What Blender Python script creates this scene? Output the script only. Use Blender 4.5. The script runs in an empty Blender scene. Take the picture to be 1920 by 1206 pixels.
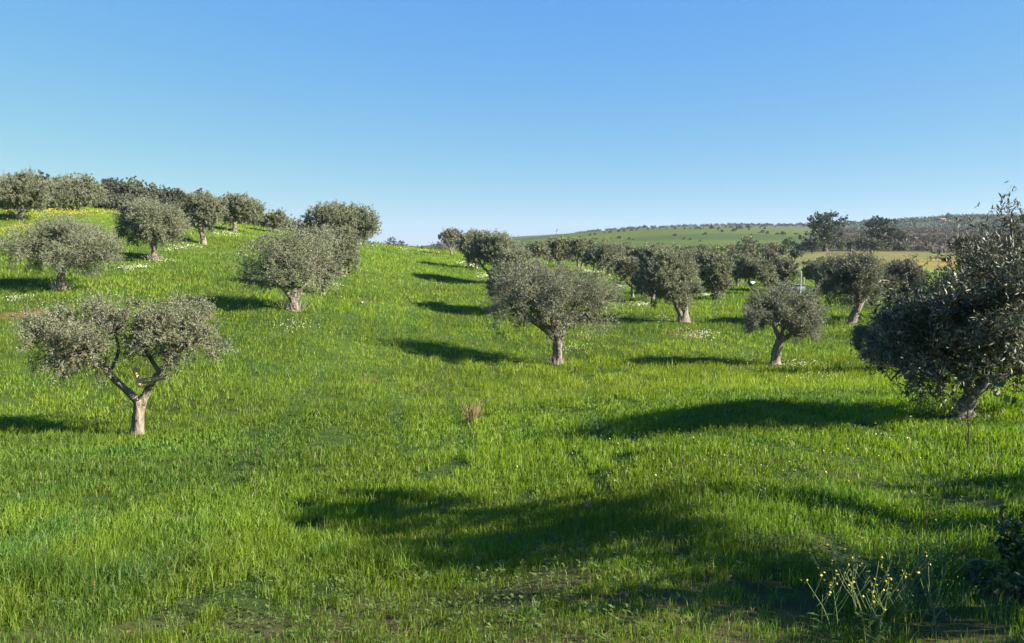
import bpy, math
import numpy as np
from mathutils import Vector
rng = np.random.default_rng(11)
S = bpy.context.scene
COL = S.collection
F, CX, CY, HOR = 1500.0, 960.0, 603.0, 462.0
PITCH = math.atan((CY - HOR) / F)
HAZE = .00012
SUN_EL, SUN_AZ = math.radians(29), math.radians(108)   # azimuth clockwise from +Y

# ------------------------------------------------------------------ helpers
def ray(px, py):
    xc, yc = (px - CX) / F, (CY - py) / F
    c, s = math.cos(PITCH), math.sin(PITCH)
    return np.array([xc, c + yc * s, -s + yc * c])
def pt(px, py, Y):
    d = ray(px, py)
    return d * (Y / d[1])

T1 = rng.random((256, 256))
def vnoise(x, y, o=0):
    x = np.asarray(x, float) + 37.3 * o + 1000; y = np.asarray(y, float) + 91.7 * o + 1000
    xi = np.floor(x).astype(int); yi = np.floor(y).astype(int)
    fx = x - xi; fy = y - yi
    fx = fx * fx * (3 - 2 * fx); fy = fy * fy * (3 - 2 * fy)
    g = lambda a, b: T1[a & 255, b & 255]
    return (g(xi, yi) * (1 - fx) + g(xi + 1, yi) * fx) * (1 - fy) + (g(xi, yi + 1) * (1 - fx) + g(xi + 1, yi + 1) * fx) * fy
def fbm(x, y, o=0, n=3):
    s = 0; a = .5; t = 0
    for k in range(n):
        s = s + a * vnoise(np.asarray(x) * 2 ** k, np.asarray(y) * 2 ** k, o + k); t += a; a *= .5
    return s / t
def sstep(a, b, x):
    t = np.clip((np.asarray(x, float) - a) / (b - a), 0, 1)
    return t * t * (3 - 2 * t)

# ------------------------------------------------------------------ terrain (thin plate through surveyed points)
CTRL = [(960,1206,3.3),(100,1206,3.5),(1820,1206,3.1),(960,1000,5.7),(150,1000,6.2),(1750,1000,4.9),(960,880,8.6),(150,880,10),
 (1750,880,6.5),(1808,777,8.6),(1400,765,9.9),(960,780,13),(600,790,13.5),(258,812,14),(0,800,15),(1455,683,22),(1200,700,20),
 (1045,682,25),(800,690,22.5),(550,690,20.5),(300,680,20.5),(50,680,21),(1880,690,17),(1600,607,33),(1280,603,34),(840,600,34),
 (552,581,29),(300,560,31),(115,541,32),(1185,557,44),(1400,545,51),(1700,560,45),(925,530,50),(750,530,46),(610,520,43),
 (290,487,42),(30,480,43),(845,478,77),(760,470,76),(660,470,60),(440,434,63),(383,457,52),(142,393,67),(40,410,55),(1085,503,66),
 (1040,499,72),(1250,515,68),(1500,530,61),(1750,530,61),(100,384,84),(300,400,82),(520,432,80),(700,458,86),(780,466,93),
 (930,478,96),(1050,488,96),(1250,500,106),(1500,498,112),(1750,497,112),(1300,485,150),(1500,478,175),(1750,478,165),(1550,470,205),
 (1750,469,205),(1300,475,230),(1100,482,200),(1200,465,330),(1400,462,330),(1150,434,650),(1300,427,700),(1420,424,720),(1510,421,760),
 (1600,455,330),(1600,431,640),(1750,450,330),(1750,430,560),(1750,415,880),(1880,411,880),(1880,440,450),(950,447,1200),(1050,446,1100)]
CW = [tuple(pt(a, b, c)) for a, b, c in CTRL]
def far(px, D, z):
    d = pt(px, HOR, D); CW.append((d[0], d[1], z))
for a in ((100,105,5.0),(300,105,3.9),(100,135,5.3),(400,130,2.6),(560,125,.6),(700,140,-4),(850,150,-5.5),(100,300,-5),(500,300,-9),(800,300,-9),(100,1200,-14),(500,1200,-14),
          (760,1200,-5),(100,3000,-12),(500,3000,-12),(760,3000,-3),(950,3000,2),(1300,1300,9),(1300,3000,10),(1500,1300,14),(1610,1500,24),
          (1600,3000,83),(1750,1500,25),(1750,3000,60),(1880,1500,25),(1880,3000,60),(-400,60,3.5),(-400,15,-2),(-400,200,5),(2300,60,-3),
          (2300,10,-1.8),(2300,200,-1),(2300,900,20),(-400,3000,-10),(2300,3000,40)):
    far(*a)
for a in (-.9, -.3, .3, .9):
    CW.append((1.2 * math.sin(a), 1.2 * math.cos(a), -1.62))
CW = np.array(CW)
def pol(x, y):
    r = np.hypot(x, y); a = np.arctan2(x, y)
    aa = np.abs(a); aa = np.where(aa < .9, aa, .9 + .25 * np.tanh((aa - .9) / .25))
    return np.sign(a) * aa * 3, np.log(np.maximum(r, .7))
def tps(r2): return np.where(r2 > 1e-12, .5 * r2 * np.log(np.maximum(r2, 1e-12)), 0)
_u, _v = pol(CW[:, 0], CW[:, 1]); _n = len(CW)
_K = tps((_u[:, None] - _u) ** 2 + (_v[:, None] - _v) ** 2) + 2e-3 * np.eye(_n)
_P = np.c_[np.ones(_n), _u, _v]
_w = np.linalg.solve(np.block([[_K, _P], [_P.T, np.zeros((3, 3))]]), np.r_[CW[:, 2], 0, 0, 0])
def H(x, y):
    x = np.atleast_1d(np.asarray(x, float)); y = np.atleast_1d(np.asarray(y, float))
    out = np.empty(len(x))
    for i in range(0, len(x), 40000):
        X, Y = x[i:i + 40000], y[i:i + 40000]
        u, v = pol(X, Y)
        z = tps((u[:, None] - _u) ** 2 + (v[:, None] - _v) ** 2) @ _w[:_n] + _w[_n] + _w[_n + 1] * u + _w[_n + 2] * v
        r = np.hypot(X, Y)
        back = sstep(1.4, 2.4, np.abs(np.arctan2(X, Y)))
        z = z * (1 - back) + back * (-1.6)
        z += (.05 * (fbm(X / .7, Y / .7, 1) - .5) + .10 * (fbm(X / 2.7, Y / 2.7, 4) - .5)) * sstep(.5, 3, r)
        z += 5 * (fbm(X / 70, Y / 70, 8) - .5) * sstep(260, 600, r)
        out[i:i + 40000] = z
    return out
_Ds = np.geomspace(2.2, 2900, 700)
def hit(px, py):
    d = ray(px, py); d = d / d[1]
    P = d[None] * _Ds[:, None]
    g = P[:, 2] - H(P[:, 0], P[:, 1])
    k = np.argmax(g < 0) if (g < 0).any() else len(g) - 1
    k = max(k, 1)
    t = g[k - 1] / (g[k - 1] - g[k]) if g[k] < 0 else 1
    D = _Ds[k - 1] + t * (_Ds[k] - _Ds[k - 1])
    return d * D
def ground(px, D):
    p = pt(px, HOR, D); p[2] = H(p[0], p[1])[0]; return p

def mesh_of(name, V, faces, mat, tint=None, smooth=False):
    """faces: list of (n,k) index arrays"""
    me = bpy.data.meshes.new(name)
    V = np.asarray(V, np.float32)
    faces = [np.asarray(f, np.int32) for f in faces if len(f)]
    me.vertices.add(len(V)); me.vertices.foreach_set('co', V.ravel())
    nl = sum(f.size for f in faces); npoly = sum(len(f) for f in faces)
    me.loops.add(nl); me.loops.foreach_set('vertex_index', np.concatenate([f.ravel() for f in faces]))
    st = []; o = 0
    for f in faces:
        st.append(o + np.arange(len(f)) * f.shape[1]); o += f.size
    me.polygons.add(npoly); me.polygons.foreach_set('loop_start', np.concatenate(st).astype(np.int32))
    me.update(calc_edges=True)
    if smooth: me.polygons.foreach_set('use_smooth', np.ones(npoly, bool))
    if tint is not None:
        t = np.asarray(tint, np.float32)
        t = np.c_[t, np.ones(len(t), np.float32)]
        at = me.attributes.new('tint', 'FLOAT_COLOR', 'FACE' if len(t) == npoly else 'POINT')
        at.data.foreach_set('color', t.astype(np.float32).ravel())
    me.materials.append(mat)
    return me
def link(name, me, parent=None, loc=None):
    o = bpy.data.objects.new(name, me); COL.objects.link(o)
    if parent: o.parent = parent
    if loc is not None: o.location = loc
    return o
def tag(o, label=None, cat=None, group=None, kind=None):
    if label: o['label'] = label
    if cat: o['category'] = cat
    if group: o['group'] = group
    if kind: o['kind'] = kind
    return o
def thing(name, label, cat, loc, group=None):
    o = bpy.data.objects.new(name, None); COL.objects.link(o); o.location = loc
    o.empty_display_size = .2
    return tag(o, label, cat, group)

class MB:
    def __init__(s): s.V = []; s.Q = []; s.T = []; s.n = 0
    def add(s, V, Q=None, T=None):
        V = np.asarray(V, float)
        if Q is not None and len(Q): s.Q.append(np.asarray(Q) + s.n)
        if T is not None and len(T): s.T.append(np.asarray(T) + s.n)
        s.V.append(V); s.n += len(V)
    def tube(s, pts, rad, sides=8, rough=0., seg=4, rg=None):
        P = np.asarray(pts, float); R = np.asarray(rad, float)
        if len(P) > 2 and seg > 1:     # Catmull-Rom
            A = np.vstack([2 * P[0] - P[1], P, 2 * P[-1] - P[-2]]); Ra = np.r_[R[0], R, R[-1]]
            q, rr = [], []
            for i in range(1, len(A) - 2):
                for t in np.linspace(0, 1, seg, endpoint=False):
                    a, b, c, d = A[i - 1], A[i], A[i + 1], A[i + 2]
                    q.append(.5 * (2 * b + (c - a) * t + (2 * a - 5 * b + 4 * c - d) * t * t + (3 * b - a - 3 * c + d) * t ** 3))
                    rr.append(Ra[i] * (1 - t) + Ra[i + 1] * t)
            q.append(P[-1]); rr.append(R[-1]); P, R = np.array(q), np.array(rr)
        n = len(P)
        tg = np.gradient(P, axis=0); tg /= np.linalg.norm(tg, axis=1)[:, None] + 1e-9
        ref = np.array([.31, .95, .05]); V = []
        ang = np.linspace(0, 2 * np.pi, sides, endpoint=False)
        for i in range(n):
            u = ref - tg[i] * (ref @ tg[i]); u /= np.linalg.norm(u) + 1e-9; w = np.cross(tg[i], u); ref = u
            k = np.ones(sides)
            if rough: k = 1 + rough * (rg.random(sides) - .5) + rough * .9 * np.sin(ang * 3 + i * .35)
            V.append(P[i] + R[i] * k[:, None] * (np.cos(ang)[:, None] * u + np.sin(ang)[:, None] * w))
        V = np.vstack(V + [P[-1:]])
        i, j = np.meshgrid(np.arange(n - 1), np.arange(sides), indexing='ij')
        j2 = (j + 1) % sides
        Q = np.stack([i * sides + j, i * sides + j2, (i + 1) * sides + j2, (i + 1) * sides + j], -1).reshape(-1, 4)
        jj = np.arange(sides); L = (n - 1) * sides
        T = np.stack([L + jj, L + (jj + 1) % sides, np.full(sides, n * sides)], -1)
        s.add(V, Q, T)
    def box(s, c, d, rz=0., bev=0.):
        c = np.asarray(c, float); d = np.asarray(d, float) / 2
        sg = np.array([[a, b, e] for a in (-1, 1) for b in (-1, 1) for e in (-1, 1)], float)
        P = sg * d
        ca, sa = math.cos(rz), math.sin(rz)
        P = np.c_[P[:, 0] * ca - P[:, 1] * sa, P[:, 0] * sa + P[:, 1] * ca, P[:, 2]] + c
        s.add(P, [[0, 1, 3, 2], [4, 6, 7, 5], [0, 4, 5, 1], [2, 3, 7, 6], [0, 2, 6, 4], [1, 5, 7, 3]])
    def mesh(s, name, mat, smooth=False, tint=None):
        f = []
        if s.Q: f.append(np.vstack(s.Q))
        if s.T: f.append(np.vstack(s.T))
        return mesh_of(name, np.vstack(s.V), f, mat, tint, smooth)

# ------------------------------------------------------------------ materials
def mat(name):
    m = bpy.data.materials.new(name); m.use_nodes = True
    nt = m.node_tree; nt.nodes.clear()
    return m, nt, nt.nodes.new, nt.links.new
def leafmat(name, back=None, trans=.25, rough=.5, spec=.4, fixed=None):
    m, nt, N, Lk = mat(name)
    out = N('ShaderNodeOutputMaterial'); pb = N('ShaderNodeBsdfPrincipled')
    if fixed:
        c = N('ShaderNodeRGB'); c.outputs[0].default_value = (*fixed, 1); col = c.outputs[0]
    else:
        a = N('ShaderNodeAttribute'); a.attribute_name = 'tint'; col = a.outputs['Color']
    cf = col
    if back:
        g = N('ShaderNodeNewGeometry'); mx = N('ShaderNodeMix'); mx.data_type = 'RGBA'
        Lk(g.outputs['Backfacing'], mx.inputs[0]); Lk(col, mx.inputs[6]); mx.inputs[7].default_value = (*back, 1)
        cf = mx.outputs[2]
    Lk(cf, pb.inputs['Base Color']); pb.inputs['Roughness'].default_value = rough
    pb.inputs['Specular IOR Level'].default_value = spec
    if trans:
        tr = N('ShaderNodeBsdfTranslucent'); ms = N('ShaderNodeMixShader'); ms.inputs[0].default_value = trans
        hs = N('ShaderNodeHueSaturation'); hs.inputs['Saturation'].default_value = 1.15; hs.inputs['Value'].default_value = 1.25
        Lk(col, hs.inputs['Color']); Lk(hs.outputs[0], tr.inputs['Color'])
        Lk(pb.outputs[0], ms.inputs[1]); Lk(tr.outputs[0], ms.inputs[2]); Lk(ms.outputs[0], out.inputs[0])
    else: Lk(pb.outputs[0], out.inputs[0])
    return m
def roughmat(name, c1, c2, scale=8., bump=.6, dist=.02, rough=.9, stretch=(1, 1, 1), c3=None):
    m, nt, N, Lk = mat(name)
    out = N('ShaderNodeOutputMaterial'); pb = N('ShaderNodeBsdfPrincipled'); pb.inputs['Roughness'].default_value = rough
    pb.inputs['Specular IOR Level'].default_value = .15
    tc = N('ShaderNodeTexCoord'); mp = N('ShaderNodeMapping'); mp.inputs['Scale'].default_value = stretch
    Lk(tc.outputs['Object'], mp.inputs[0])
    n1 = N('ShaderNodeTexNoise'); n1.inputs['Scale'].default_value = scale; n1.inputs['Detail'].default_value = 8
    n1.inputs['Roughness'].default_value = .65
    Lk(mp.outputs[0], n1.inputs['Vector'])
    cr = N('ShaderNodeValToRGB'); cr.color_ramp.elements[0].position = .32; cr.color_ramp.elements[1].position = .68
    cr.color_ramp.elements[0].color = (*c1, 1); cr.color_ramp.elements[1].color = (*c2, 1)
    if c3: e = cr.color_ramp.elements.new(.5); e.color = (*c3, 1)
    Lk(n1.outputs['Fac'], cr.inputs[0]); Lk(cr.outputs[0], pb.inputs['Base Color'])
    b = N('ShaderNodeBump'); b.inputs['Strength'].default_value = bump; b.inputs['Distance'].default_value = dist
    Lk(n1.outputs['Fac'], b.inputs['Height']); Lk(b.outputs[0], pb.inputs['Normal']); Lk(pb.outputs[0], out.inputs[0])
    return m

M_OLIVE = leafmat('olive_leaf', back=(.19, .198, .128), trans=.22, rough=.5, spec=.3)
M_TREE = leafmat('broad_leaf', trans=.2, rough=.55, spec=.3)
M_GRASS = leafmat('grass_blade', trans=.42, rough=.5, spec=.3)
M_PETAL = leafmat('petals', trans=.2, rough=.6, spec=.2)
M_TWIG = leafmat('dry_twigs', trans=0, rough=.8, spec=.1)
M_BARK = roughmat('olive_bark', (.075, .062, .05), (.36, .31, .25), 11, 1., .05, stretch=(1.8, 1.8, .45), c3=(.21, .175, .14))
M_PALEBARK = roughmat('pale_olive_bark', (.09, .072, .054), (.36, .295, .22), 11, 1., .05, stretch=(1.8, 1.8, .45), c3=(.22, .178, .132))
M_PALE = roughmat('sawn_wood', (.36, .25, .12), (.62, .46, .25), 7, .5, .01)
M_DARKBARK = roughmat('dark_bark', (.04, .03, .022), (.12, .095, .07), 6, .8, .05)
M_CLOD = roughmat('soil', (.09, .055, .034), (.21, .135, .085), 12, .8, .02)
M_STONE = roughmat('stone', (.2, .17, .13), (.36, .31, .25), 10, .6, .01)
M_GREY = roughmat('grey_metal', (.03, .04, .05), (.06, .07, .085), 3, .1, .005, rough=.5)
M_WOODPOST = roughmat('weathered_post', (.20, .20, .14), (.38, .37, .28), 6, .4, .01)
M_WHITE = roughmat('white_sheet', (.62, .62, .6), (.85, .85, .83), 6, .5, .03, rough=.6)
M_ROOF = roughmat('roof_tile', (.13, .075, .055), (.18, .10, .07), 2, .3, .05)
M_WALL = roughmat('limewash', (.34, .25, .2), (.42, .32, .26), 1, .1, .01)
M_WIRE = roughmat('fence_wire', (.12, .11, .10), (.2, .19, .18), 5, .1, .01)

# ------------------------------------------------------------------ ground sheet
def cover(x, y):
    """albedo of the land at x, y: grove, valley field, scrub, hill pastures"""
    r = np.hypot(x, y); u = CX + F * x / np.maximum(y, .05); u = np.clip(u, -600, 2500)
    n1 = fbm(x / 9, y / 9, 20); n2 = fbm(x / 40, y / 40, 24); n3 = fbm(x / 1.1, y / 1.1, 28)
    lerp = lambda a, b, t: a + (b - a) * np.clip(t, 0, 1)[:, None]
    A = lambda *c: np.tile(np.array(c, float), (len(x), 1))
    soil = lerp(A(.075, .05, .028), A(.17, .105, .062), n3 * 1.3 - .15)
    under = lerp(A(.03, .05, .010), A(.06, .095, .016), n3)
    bare = sstep(5.2, 3.5, r) * .5 + sstep(.68, .8, n1) * .3
    c = lerp(under, soil, bare * sstep(.28, .6, n3 + .12))
    # far part of the grove reads as closed sward
    c = lerp(c, lerp(A(.09, .14, .014), A(.14, .195, .018), n1), sstep(30, 85, r))
    # scrub behind the left crest
    scr = lerp(A(.045, .055, .025), A(.10, .095, .05), n1)
    edge = 92 + 10 * n2
    c = lerp(c, scr, sstep(edge, edge + 8, r))
    # valley field to the right
    fld = lerp(A(.11, .128, .034), A(.165, .15, .042), n2 * 1.6 - .3 + .5 * (n1 - .5))
    fld = lerp(fld, A(.27, .185, .045), sstep(118, 124, r) * sstep(150, 128, r) * sstep(1560, 1700, u) * (.4 + .6 * n1))
    gr = lerp(A(.10, .15, .03), A(.17, .21, .045), n1)
    f2 = lerp(gr, fld, sstep(112, 118, r))
    inv = sstep(1210, 1260, u) * sstep(84, 92, r) * sstep(214, 200, r)
    c = lerp(c, f2, inv)
    # green hill pastures
    hill = lerp(A(.058, .088, .014), A(.088, .11, .018), n2 * 1.5 - .25)
    blue = sstep(.52, .60, fbm(x / 110, y / 110, 33)); hill = lerp(hill, A(.036, .068, .022), blue * .7)
    hill = lerp(hill, scr * 1.25, sstep(560, 640, r + 160 * (fbm(x / 60, y / 60, 36) - .5) + .25 * np.maximum(u - 1300, 0)) * .85)
    c = lerp(c, hill, sstep(262, 285, r) * sstep(900, 1000, u) * sstep(1560, 1500, u))
    # brown heath hill at the far right
    heath = lerp(A(.045, .036, .02), A(.085, .066, .035), n1 * 1.4 - .2)
    heath = lerp(heath, A(.06, .075, .04), sstep(560, 700, r))
    c = lerp(c, heath, sstep(212, 225, r) * sstep(1530, 1590, u))
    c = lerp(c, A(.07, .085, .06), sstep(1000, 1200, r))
    # worn reddish soil around a few trees
    for (px, py, w, k) in ((1275, 622, 55, .8), (35, 592, 40, .75), (62, 585, 30, .5), (690, 712, 28, .35), (1115, 497, 20, .9), (1300, 470, 1, 0)):
        p = hit(px, py); rad = w / F * p[1]
        q = np.hypot(x - p[0], (y - p[1]) * .55) / rad
        c = lerp(c, A(.20, .105, .055), sstep(1, .3, q + .8 * (n3 - .5)) * k)
    return c

az = np.unique(np.r_[np.radians(np.linspace(-44, 44, 420)), np.radians(np.linspace(44, 316, 90))])[:-1]
rad = np.r_[np.geomspace(.25, 3, 22)[:-1], np.geomspace(3, 3200, 330)]
A_, R_ = np.meshgrid(az, rad)
gx, gy = (R_ * np.sin(A_)).ravel(), (R_ * np.cos(A_)).ravel()
gz = H(gx, gy)
na, nr = len(az), len(rad)
i, j = np.meshgrid(np.arange(nr - 1), np.arange(na), indexing='ij'); j2 = (j + 1) % na
Qg = np.stack([i * na + j, (i + 1) * na + j, (i + 1) * na + j2, i * na + j2], -1).reshape(-1, 4)[:, ::-1]
Vg = np.vstack([np.c_[gx, gy, gz], [[0, 0, H(0.01, 0.2)[0]]]])
ja = np.arange(na); Tg = np.stack([np.full(na, nr * na), (ja + 1) % na, ja], -1)
cg = cover(np.r_[gx, 0.01], np.r_[gy, .2])
m, nt, N, Lk = mat('ground')
out = N('ShaderNodeOutputMaterial'); pb = N('ShaderNodeBsdfPrincipled'); pb.inputs['Roughness'].default_value = .95
pb.inputs['Specular IOR Level'].default_value = .05
at = N('ShaderNodeAttribute'); at.attribute_name = 'tint'
tc = N('ShaderNodeTexCoord'); n1 = N('ShaderNodeTexNoise'); n1.inputs['Scale'].default_value = 6; n1.inputs['Detail'].default_value = 10
n1.inputs['Roughness'].default_value = .7; Lk(tc.outputs['Object'], n1.inputs['Vector'])
n2 = N('ShaderNodeTexNoise'); n2.inputs['Scale'].default_value = .35; n2.inputs['Detail'].default_value = 12; n2.inputs['Roughness'].default_value = .75
Lk(tc.outputs['Object'], n2.inputs['Vector'])
mm = N('ShaderNodeMath'); mm.operation = 'MULTIPLY'; Lk(n1.outputs['Fac'], mm.inputs[0]); Lk(n2.outputs['Fac'], mm.inputs[1])
mr = N('ShaderNodeMapRange'); mr.inputs[1].default_value = .12; mr.inputs[2].default_value = .40; mr.inputs[3].default_value = .55; mr.inputs[4].default_value = 1.45
Lk(mm.outputs[0], mr.inputs[0])
vm = N('ShaderNodeVectorMath'); vm.operation = 'SCALE'; Lk(at.outputs['Color'], vm.inputs[0]); Lk(mr.outputs[0], vm.inputs['Scale'])
Lk(vm.outputs[0], pb.inputs['Base Color'])
bp = N('ShaderNodeBump'); bp.inputs['Strength'].default_value = .5; bp.inputs['Distance'].default_value = .06
Lk(n1.outputs['Fac'], bp.inputs['Height']); Lk(bp.outputs[0], pb.inputs['Normal']); Lk(pb.outputs[0], out.inputs[0])
M_GROUND = m
me = mesh_of('ground', Vg, [Qg, Tg], M_GROUND, cg, smooth=True)
tag(link('ground', me), kind='structure')

# ------------------------------------------------------------------ foliage
def unit(n, r): v = r.normal(size=(n, 3)); return v / np.linalg.norm(v, axis=1)[:, None]
def nrm(v): return v / (np.linalg.norm(v, axis=1)[:, None] + 1e-9)
def foliage(lobes, n, L, W, r, up=.6, clump=1., twig=.32, tint=(.08, .1, .05), var=.25, droop=.0, spread=.8, inner=.55, per=30.):
    """lobes: (m,6) centre+radii.  Leaves on short twigs gathered in clumps on and in each lobe."""
    lobes = np.asarray(lobes, float)
    area = (lobes[:, 3] * lobes[:, 5] + lobes[:, 3] * lobes[:, 4] + lobes[:, 4] * lobes[:, 5])
    msz = np.mean(lobes[:, 3:], axis=1)
    C, O, SZ, CT, WT = [], [], [], [], []
    for k, lb in enumerate(lobes):
        nc = int(max(7, min(60, area[k] * per)))
        d = unit(nc * 2, r); keep = (d[:, 2] > -.35) | (r.random(nc * 2) < .35); d = d[keep][:nc]
        f = inner + (1.02 - inner) * r.random(len(d)) ** .6
        C.append(lb[:3] + d * lb[3:] * f[:, None]); O.append(nrm(d / lb[3:] * msz[k])); SZ.append(np.full(len(d), msz[k]))
        CT.append(1 + var * (r.random(len(d)) - .5) * 1.2); WT.append(np.full(len(d), area[k] / len(d)) * (.15 + 1.7 * r.random(len(d))))
    C, O, SZ, CT, WT = np.vstack(C), np.vstack(O), np.concatenate(SZ), np.concatenate(CT), np.concatenate(WT)
    nt_ = max(len(C) * 3, int(n / 16))
    ci = r.choice(len(C), nt_, p=WT / WT.sum())
    ts = C[ci] + r.normal(size=(nt_, 3)) * (SZ[ci] * .17 * clump)[:, None]
    low = sstep(.1, -.6, O[ci][:, 2])
    upv = np.zeros((nt_, 3)); upv[:, 2] = up * (1 - low) - droop * low
    td = nrm(O[ci] * .6 + upv + r.normal(size=(nt_, 3)) * .33)
    tl = twig * (.45 + r.random(nt_) * .9) * np.where((r.random(nt_) < .12) & (O[ci][:, 2] > .1), 1.8, 1)
    tt = CT[ci] * (1 + var * (r.random(nt_) - .5))
    k = r.integers(0, nt_, n); t = r.random(n)
    bend = np.zeros((n, 3)); bend[:, 2] = -.10 * t * t * tl[k]
    P = ts[k] + td[k] * (t * tl[k])[:, None] + bend
    ld = nrm(td[k] * .75 + unit(n, r) * spread)
    sd = nrm(np.cross(ld, unit(n, r)))
    s_ = .7 + .6 * r.random(n)
    a = P; b = P + ld * (L * s_ * .45)[:, None] + sd * (W * s_ * .5)[:, None]
    c = P + ld * (L * s_)[:, None]; e = P + ld * (L * s_ * .45)[:, None] - sd * (W * s_ * .5)[:, None]
    V = np.stack([a, b, c, e], 1).reshape(-1, 3)
    Q = np.arange(n * 4).reshape(-1, 4)
    tn = np.array(tint)[None] * (tt[k] * (1 + .2 * (r.random(n) - .5)))[:, None]
    tn[:, 0] *= 1 + .16 * (r.random(n) - .35)
    return V, Q, tn, C

FEET = []
def proj_area(lobes): return sum(math.pi * l[3] * l[5] for l in lobes)

def tree(name, label, cat, base, lobes, limbs=None, group=None, seed=0, L=None, ratio=.26, lai=7., tint=(.085, .098, .05),
         lm=None, bark=None, up=.6, twig=None, droop=.25, trunk_w=None, suckers=0, branches=True, clump=.9, nmax=95000, inner=.42,
         D=None, fill=.6, fork=.42, var=.3, per=None, world=None, cs=None):
    """base px (or world point); lobes in px: (x, y, rx, ry[, depth offset m]); limbs: lists of (x, y, width px[, dd])"""
    r = np.random.default_rng(seed + 100)
    if D is not None: B = pt(base[0], base[1], D); B[2] = min(B[2], H(B[0], B[1])[0]) if D > 75 else H(B[0], B[1])[0]; dz = 0
    else: B = hit(*base)
    Y = B[1]
    if world is not None: B = np.array(world, float); Y = B[1]; base = (1e9, 0)
    xs = [l[0] - l[2] for l in lobes] + [l[0] + l[2] for l in lobes]
    half = (max(xs) - min(xs)) / 2 * Y / F
    LB = []
    cs = cs or (1.0 if lm is not None or world is not None else 1.05 if Y > 40 else 1.02)
    lobes = [(l[0], l[1] + (cs - 1) * l[3] * .5, l[2] * cs, l[3] * cs, *l[4:]) for l in lobes] if world is None else lobes
    for l in lobes:
        if world is not None: LB.append(l); continue
        dd = l[4] if len(l) > 4 else r.normal() * .22 * half
        c = pt(l[0], l[1], Y + dd) - B; k = Y / F
        tg = .26 * (twig or max(.17, min(.26, half * .16))) * (1 if lm is None else .3)
        LB.append((c[0], c[1], c[2] - tg, max(l[2] * k - tg * .6, .4 * l[2] * k), .5 * (l[2] * k + min(half * .6, l[2] * k * 1.6)), max(l[3] * k - tg * .5, .4 * l[3] * k)))
    LB = np.array(LB)
    if lm is None and world is None:
        LB[:, 3:] *= .86 + .3 * r.random((len(LB), 3))
        off = LB[r.integers(0, len(LB), 3)].copy(); d_ = unit(3, r); d_[:, 2] = np.abs(d_[:, 2]) * .8 - .15
        off[:, :3] += d_ * off[:, 3:] * .95; off[:, 3:] *= .42; LB = np.vstack([LB, off])
    if fill and len(LB) > 2 and half > .7 and world is None:          # fill the crown in depth: paler copies of the big lobes behind and before
        big = LB[np.argsort(-LB[:, 3])[:max(2, len(LB) // 2)]].copy()
        for sgn in (1, -1):
            q = big.copy(); q[:, 0] = q[:, 0] * .62 + .38 * LB[:, 0].mean(); q[:, 1] += sgn * half * .42; q[:, 3:] *= fill
            q[:, 2] += -.03 * half
            LB = np.vstack([LB, q])
    if L is None: L = max(.05, .0022 * Y)
    W = L * ratio
    n = int(min(nmax, lai * proj_area(LB) / (.55 * L * W)))
    if lm is None: FEET.append((B[0], B[1]))
    root = thing(name, label, cat, B, group)
    V, Q, tn, C = foliage(LB, n, L, W, r, up=up, twig=twig or max(.17, min(.26, half * .16)), tint=tint, droop=droop, clump=clump,
                          inner=inner, var=var, per=per or 30.)
    link('crown', mesh_of('crown', V, [Q], lm or M_OLIVE, tn), root)
    tb = MB(); sides = 12 if Y < 30 else 7
    height = LB[:, 2].max()
    tw = (trunk_w * Y / F if trunk_w else .075 * height)
    lead = []
    if limbs is None:
        cxm = LB[:len(lobes), 0].mean(); fk = np.array([cxm * .3 + r.normal() * .04 * height, 0, fork * LB[:, 2].mean()])
        tb.tube([(0, 0, -.15), (r.normal() * .03, 0, fk[2] * .35), (fk[0] * .6, 0, fk[2] * .75), fk], [tw * .75, tw * .55, tw * .48, tw * .46], sides, .16, 3, r)
        for l in LB[:min(4, len(lobes))]:
            c = l[:3]; mid = fk * .5 + c * .5 + np.array([0, 0, -.06 * height]) + r.normal(size=3) * .03 * height
            tb.tube([fk - (0, 0, .06), mid, c], [tw * .40, tw * .26, tw * .10], max(5, sides - 3), .12, 3, r); lead += [mid, c]
    else:
        for lim in limbs:
            P, Rr = [], []
            for q in lim:
                dd = q[3] if len(q) > 3 else 0
                P.append(pt(q[0], q[1], Y + dd) - B); Rr.append(q[2] * Y / F / 2)
            if abs(lim[0][0] - base[0]) < 14 and abs(lim[0][1] - base[1]) < 14:
                q0 = P[0].copy(); P[0] = q0 + np.array([0, 0, -.12]); P.insert(1, q0 * .72 + P[1] * .28); w0 = Rr[0]; Rr[0] = w0 * 1.55; Rr.insert(1, w0 * .98)
            tb.tube(P, Rr, sides, .17, 4, r); lead += P[1:]
    lead = np.array(lead)
    if branches:
        sel = C if len(C) < 160 else C[r.choice(len(C), 160, replace=False)]
        for c in sel:
            k = np.argmin(np.linalg.norm(lead - c, axis=1) + .6 * np.maximum(lead[:, 2] - c[2], 0))
            a = lead[k]; mid = a * .5 + c * .5 + r.normal(size=3) * .05 + np.array([0, 0, -.04])
            rr = .006 + .01 * min(1, np.linalg.norm(c - a))
            tb.tube([a, mid, c], [rr * 1.5, rr, rr * .5], 4, 0, 2)
    link('trunk', tb.mesh('trunk', bark or M_BARK, True), root)
    if suckers:
        lb = np.array([[0, 0, .16, .28, .28, .22]]) * (suckers if np.ndim(suckers) else 1)
        h = suckers
        ns = 110 if Y < 45 else 60
        ang = r.random(ns) * 6.283; rd = .12 + .26 * r.random(ns) * h; p0 = np.c_[np.cos(ang) * rd, np.sin(ang) * rd, np.full(ns, -.05)]
        d = nrm(np.c_[np.cos(ang) * .35, np.sin(ang) * .35, np.ones(ns)] + r.normal(size=(ns, 3)) * .22)
        ln = h * (.25 + .4 * r.random(ns)); w = max(.005, .00045 * Y); sd = nrm(np.cross(d, unit(ns, r))) * w / 2
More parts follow.
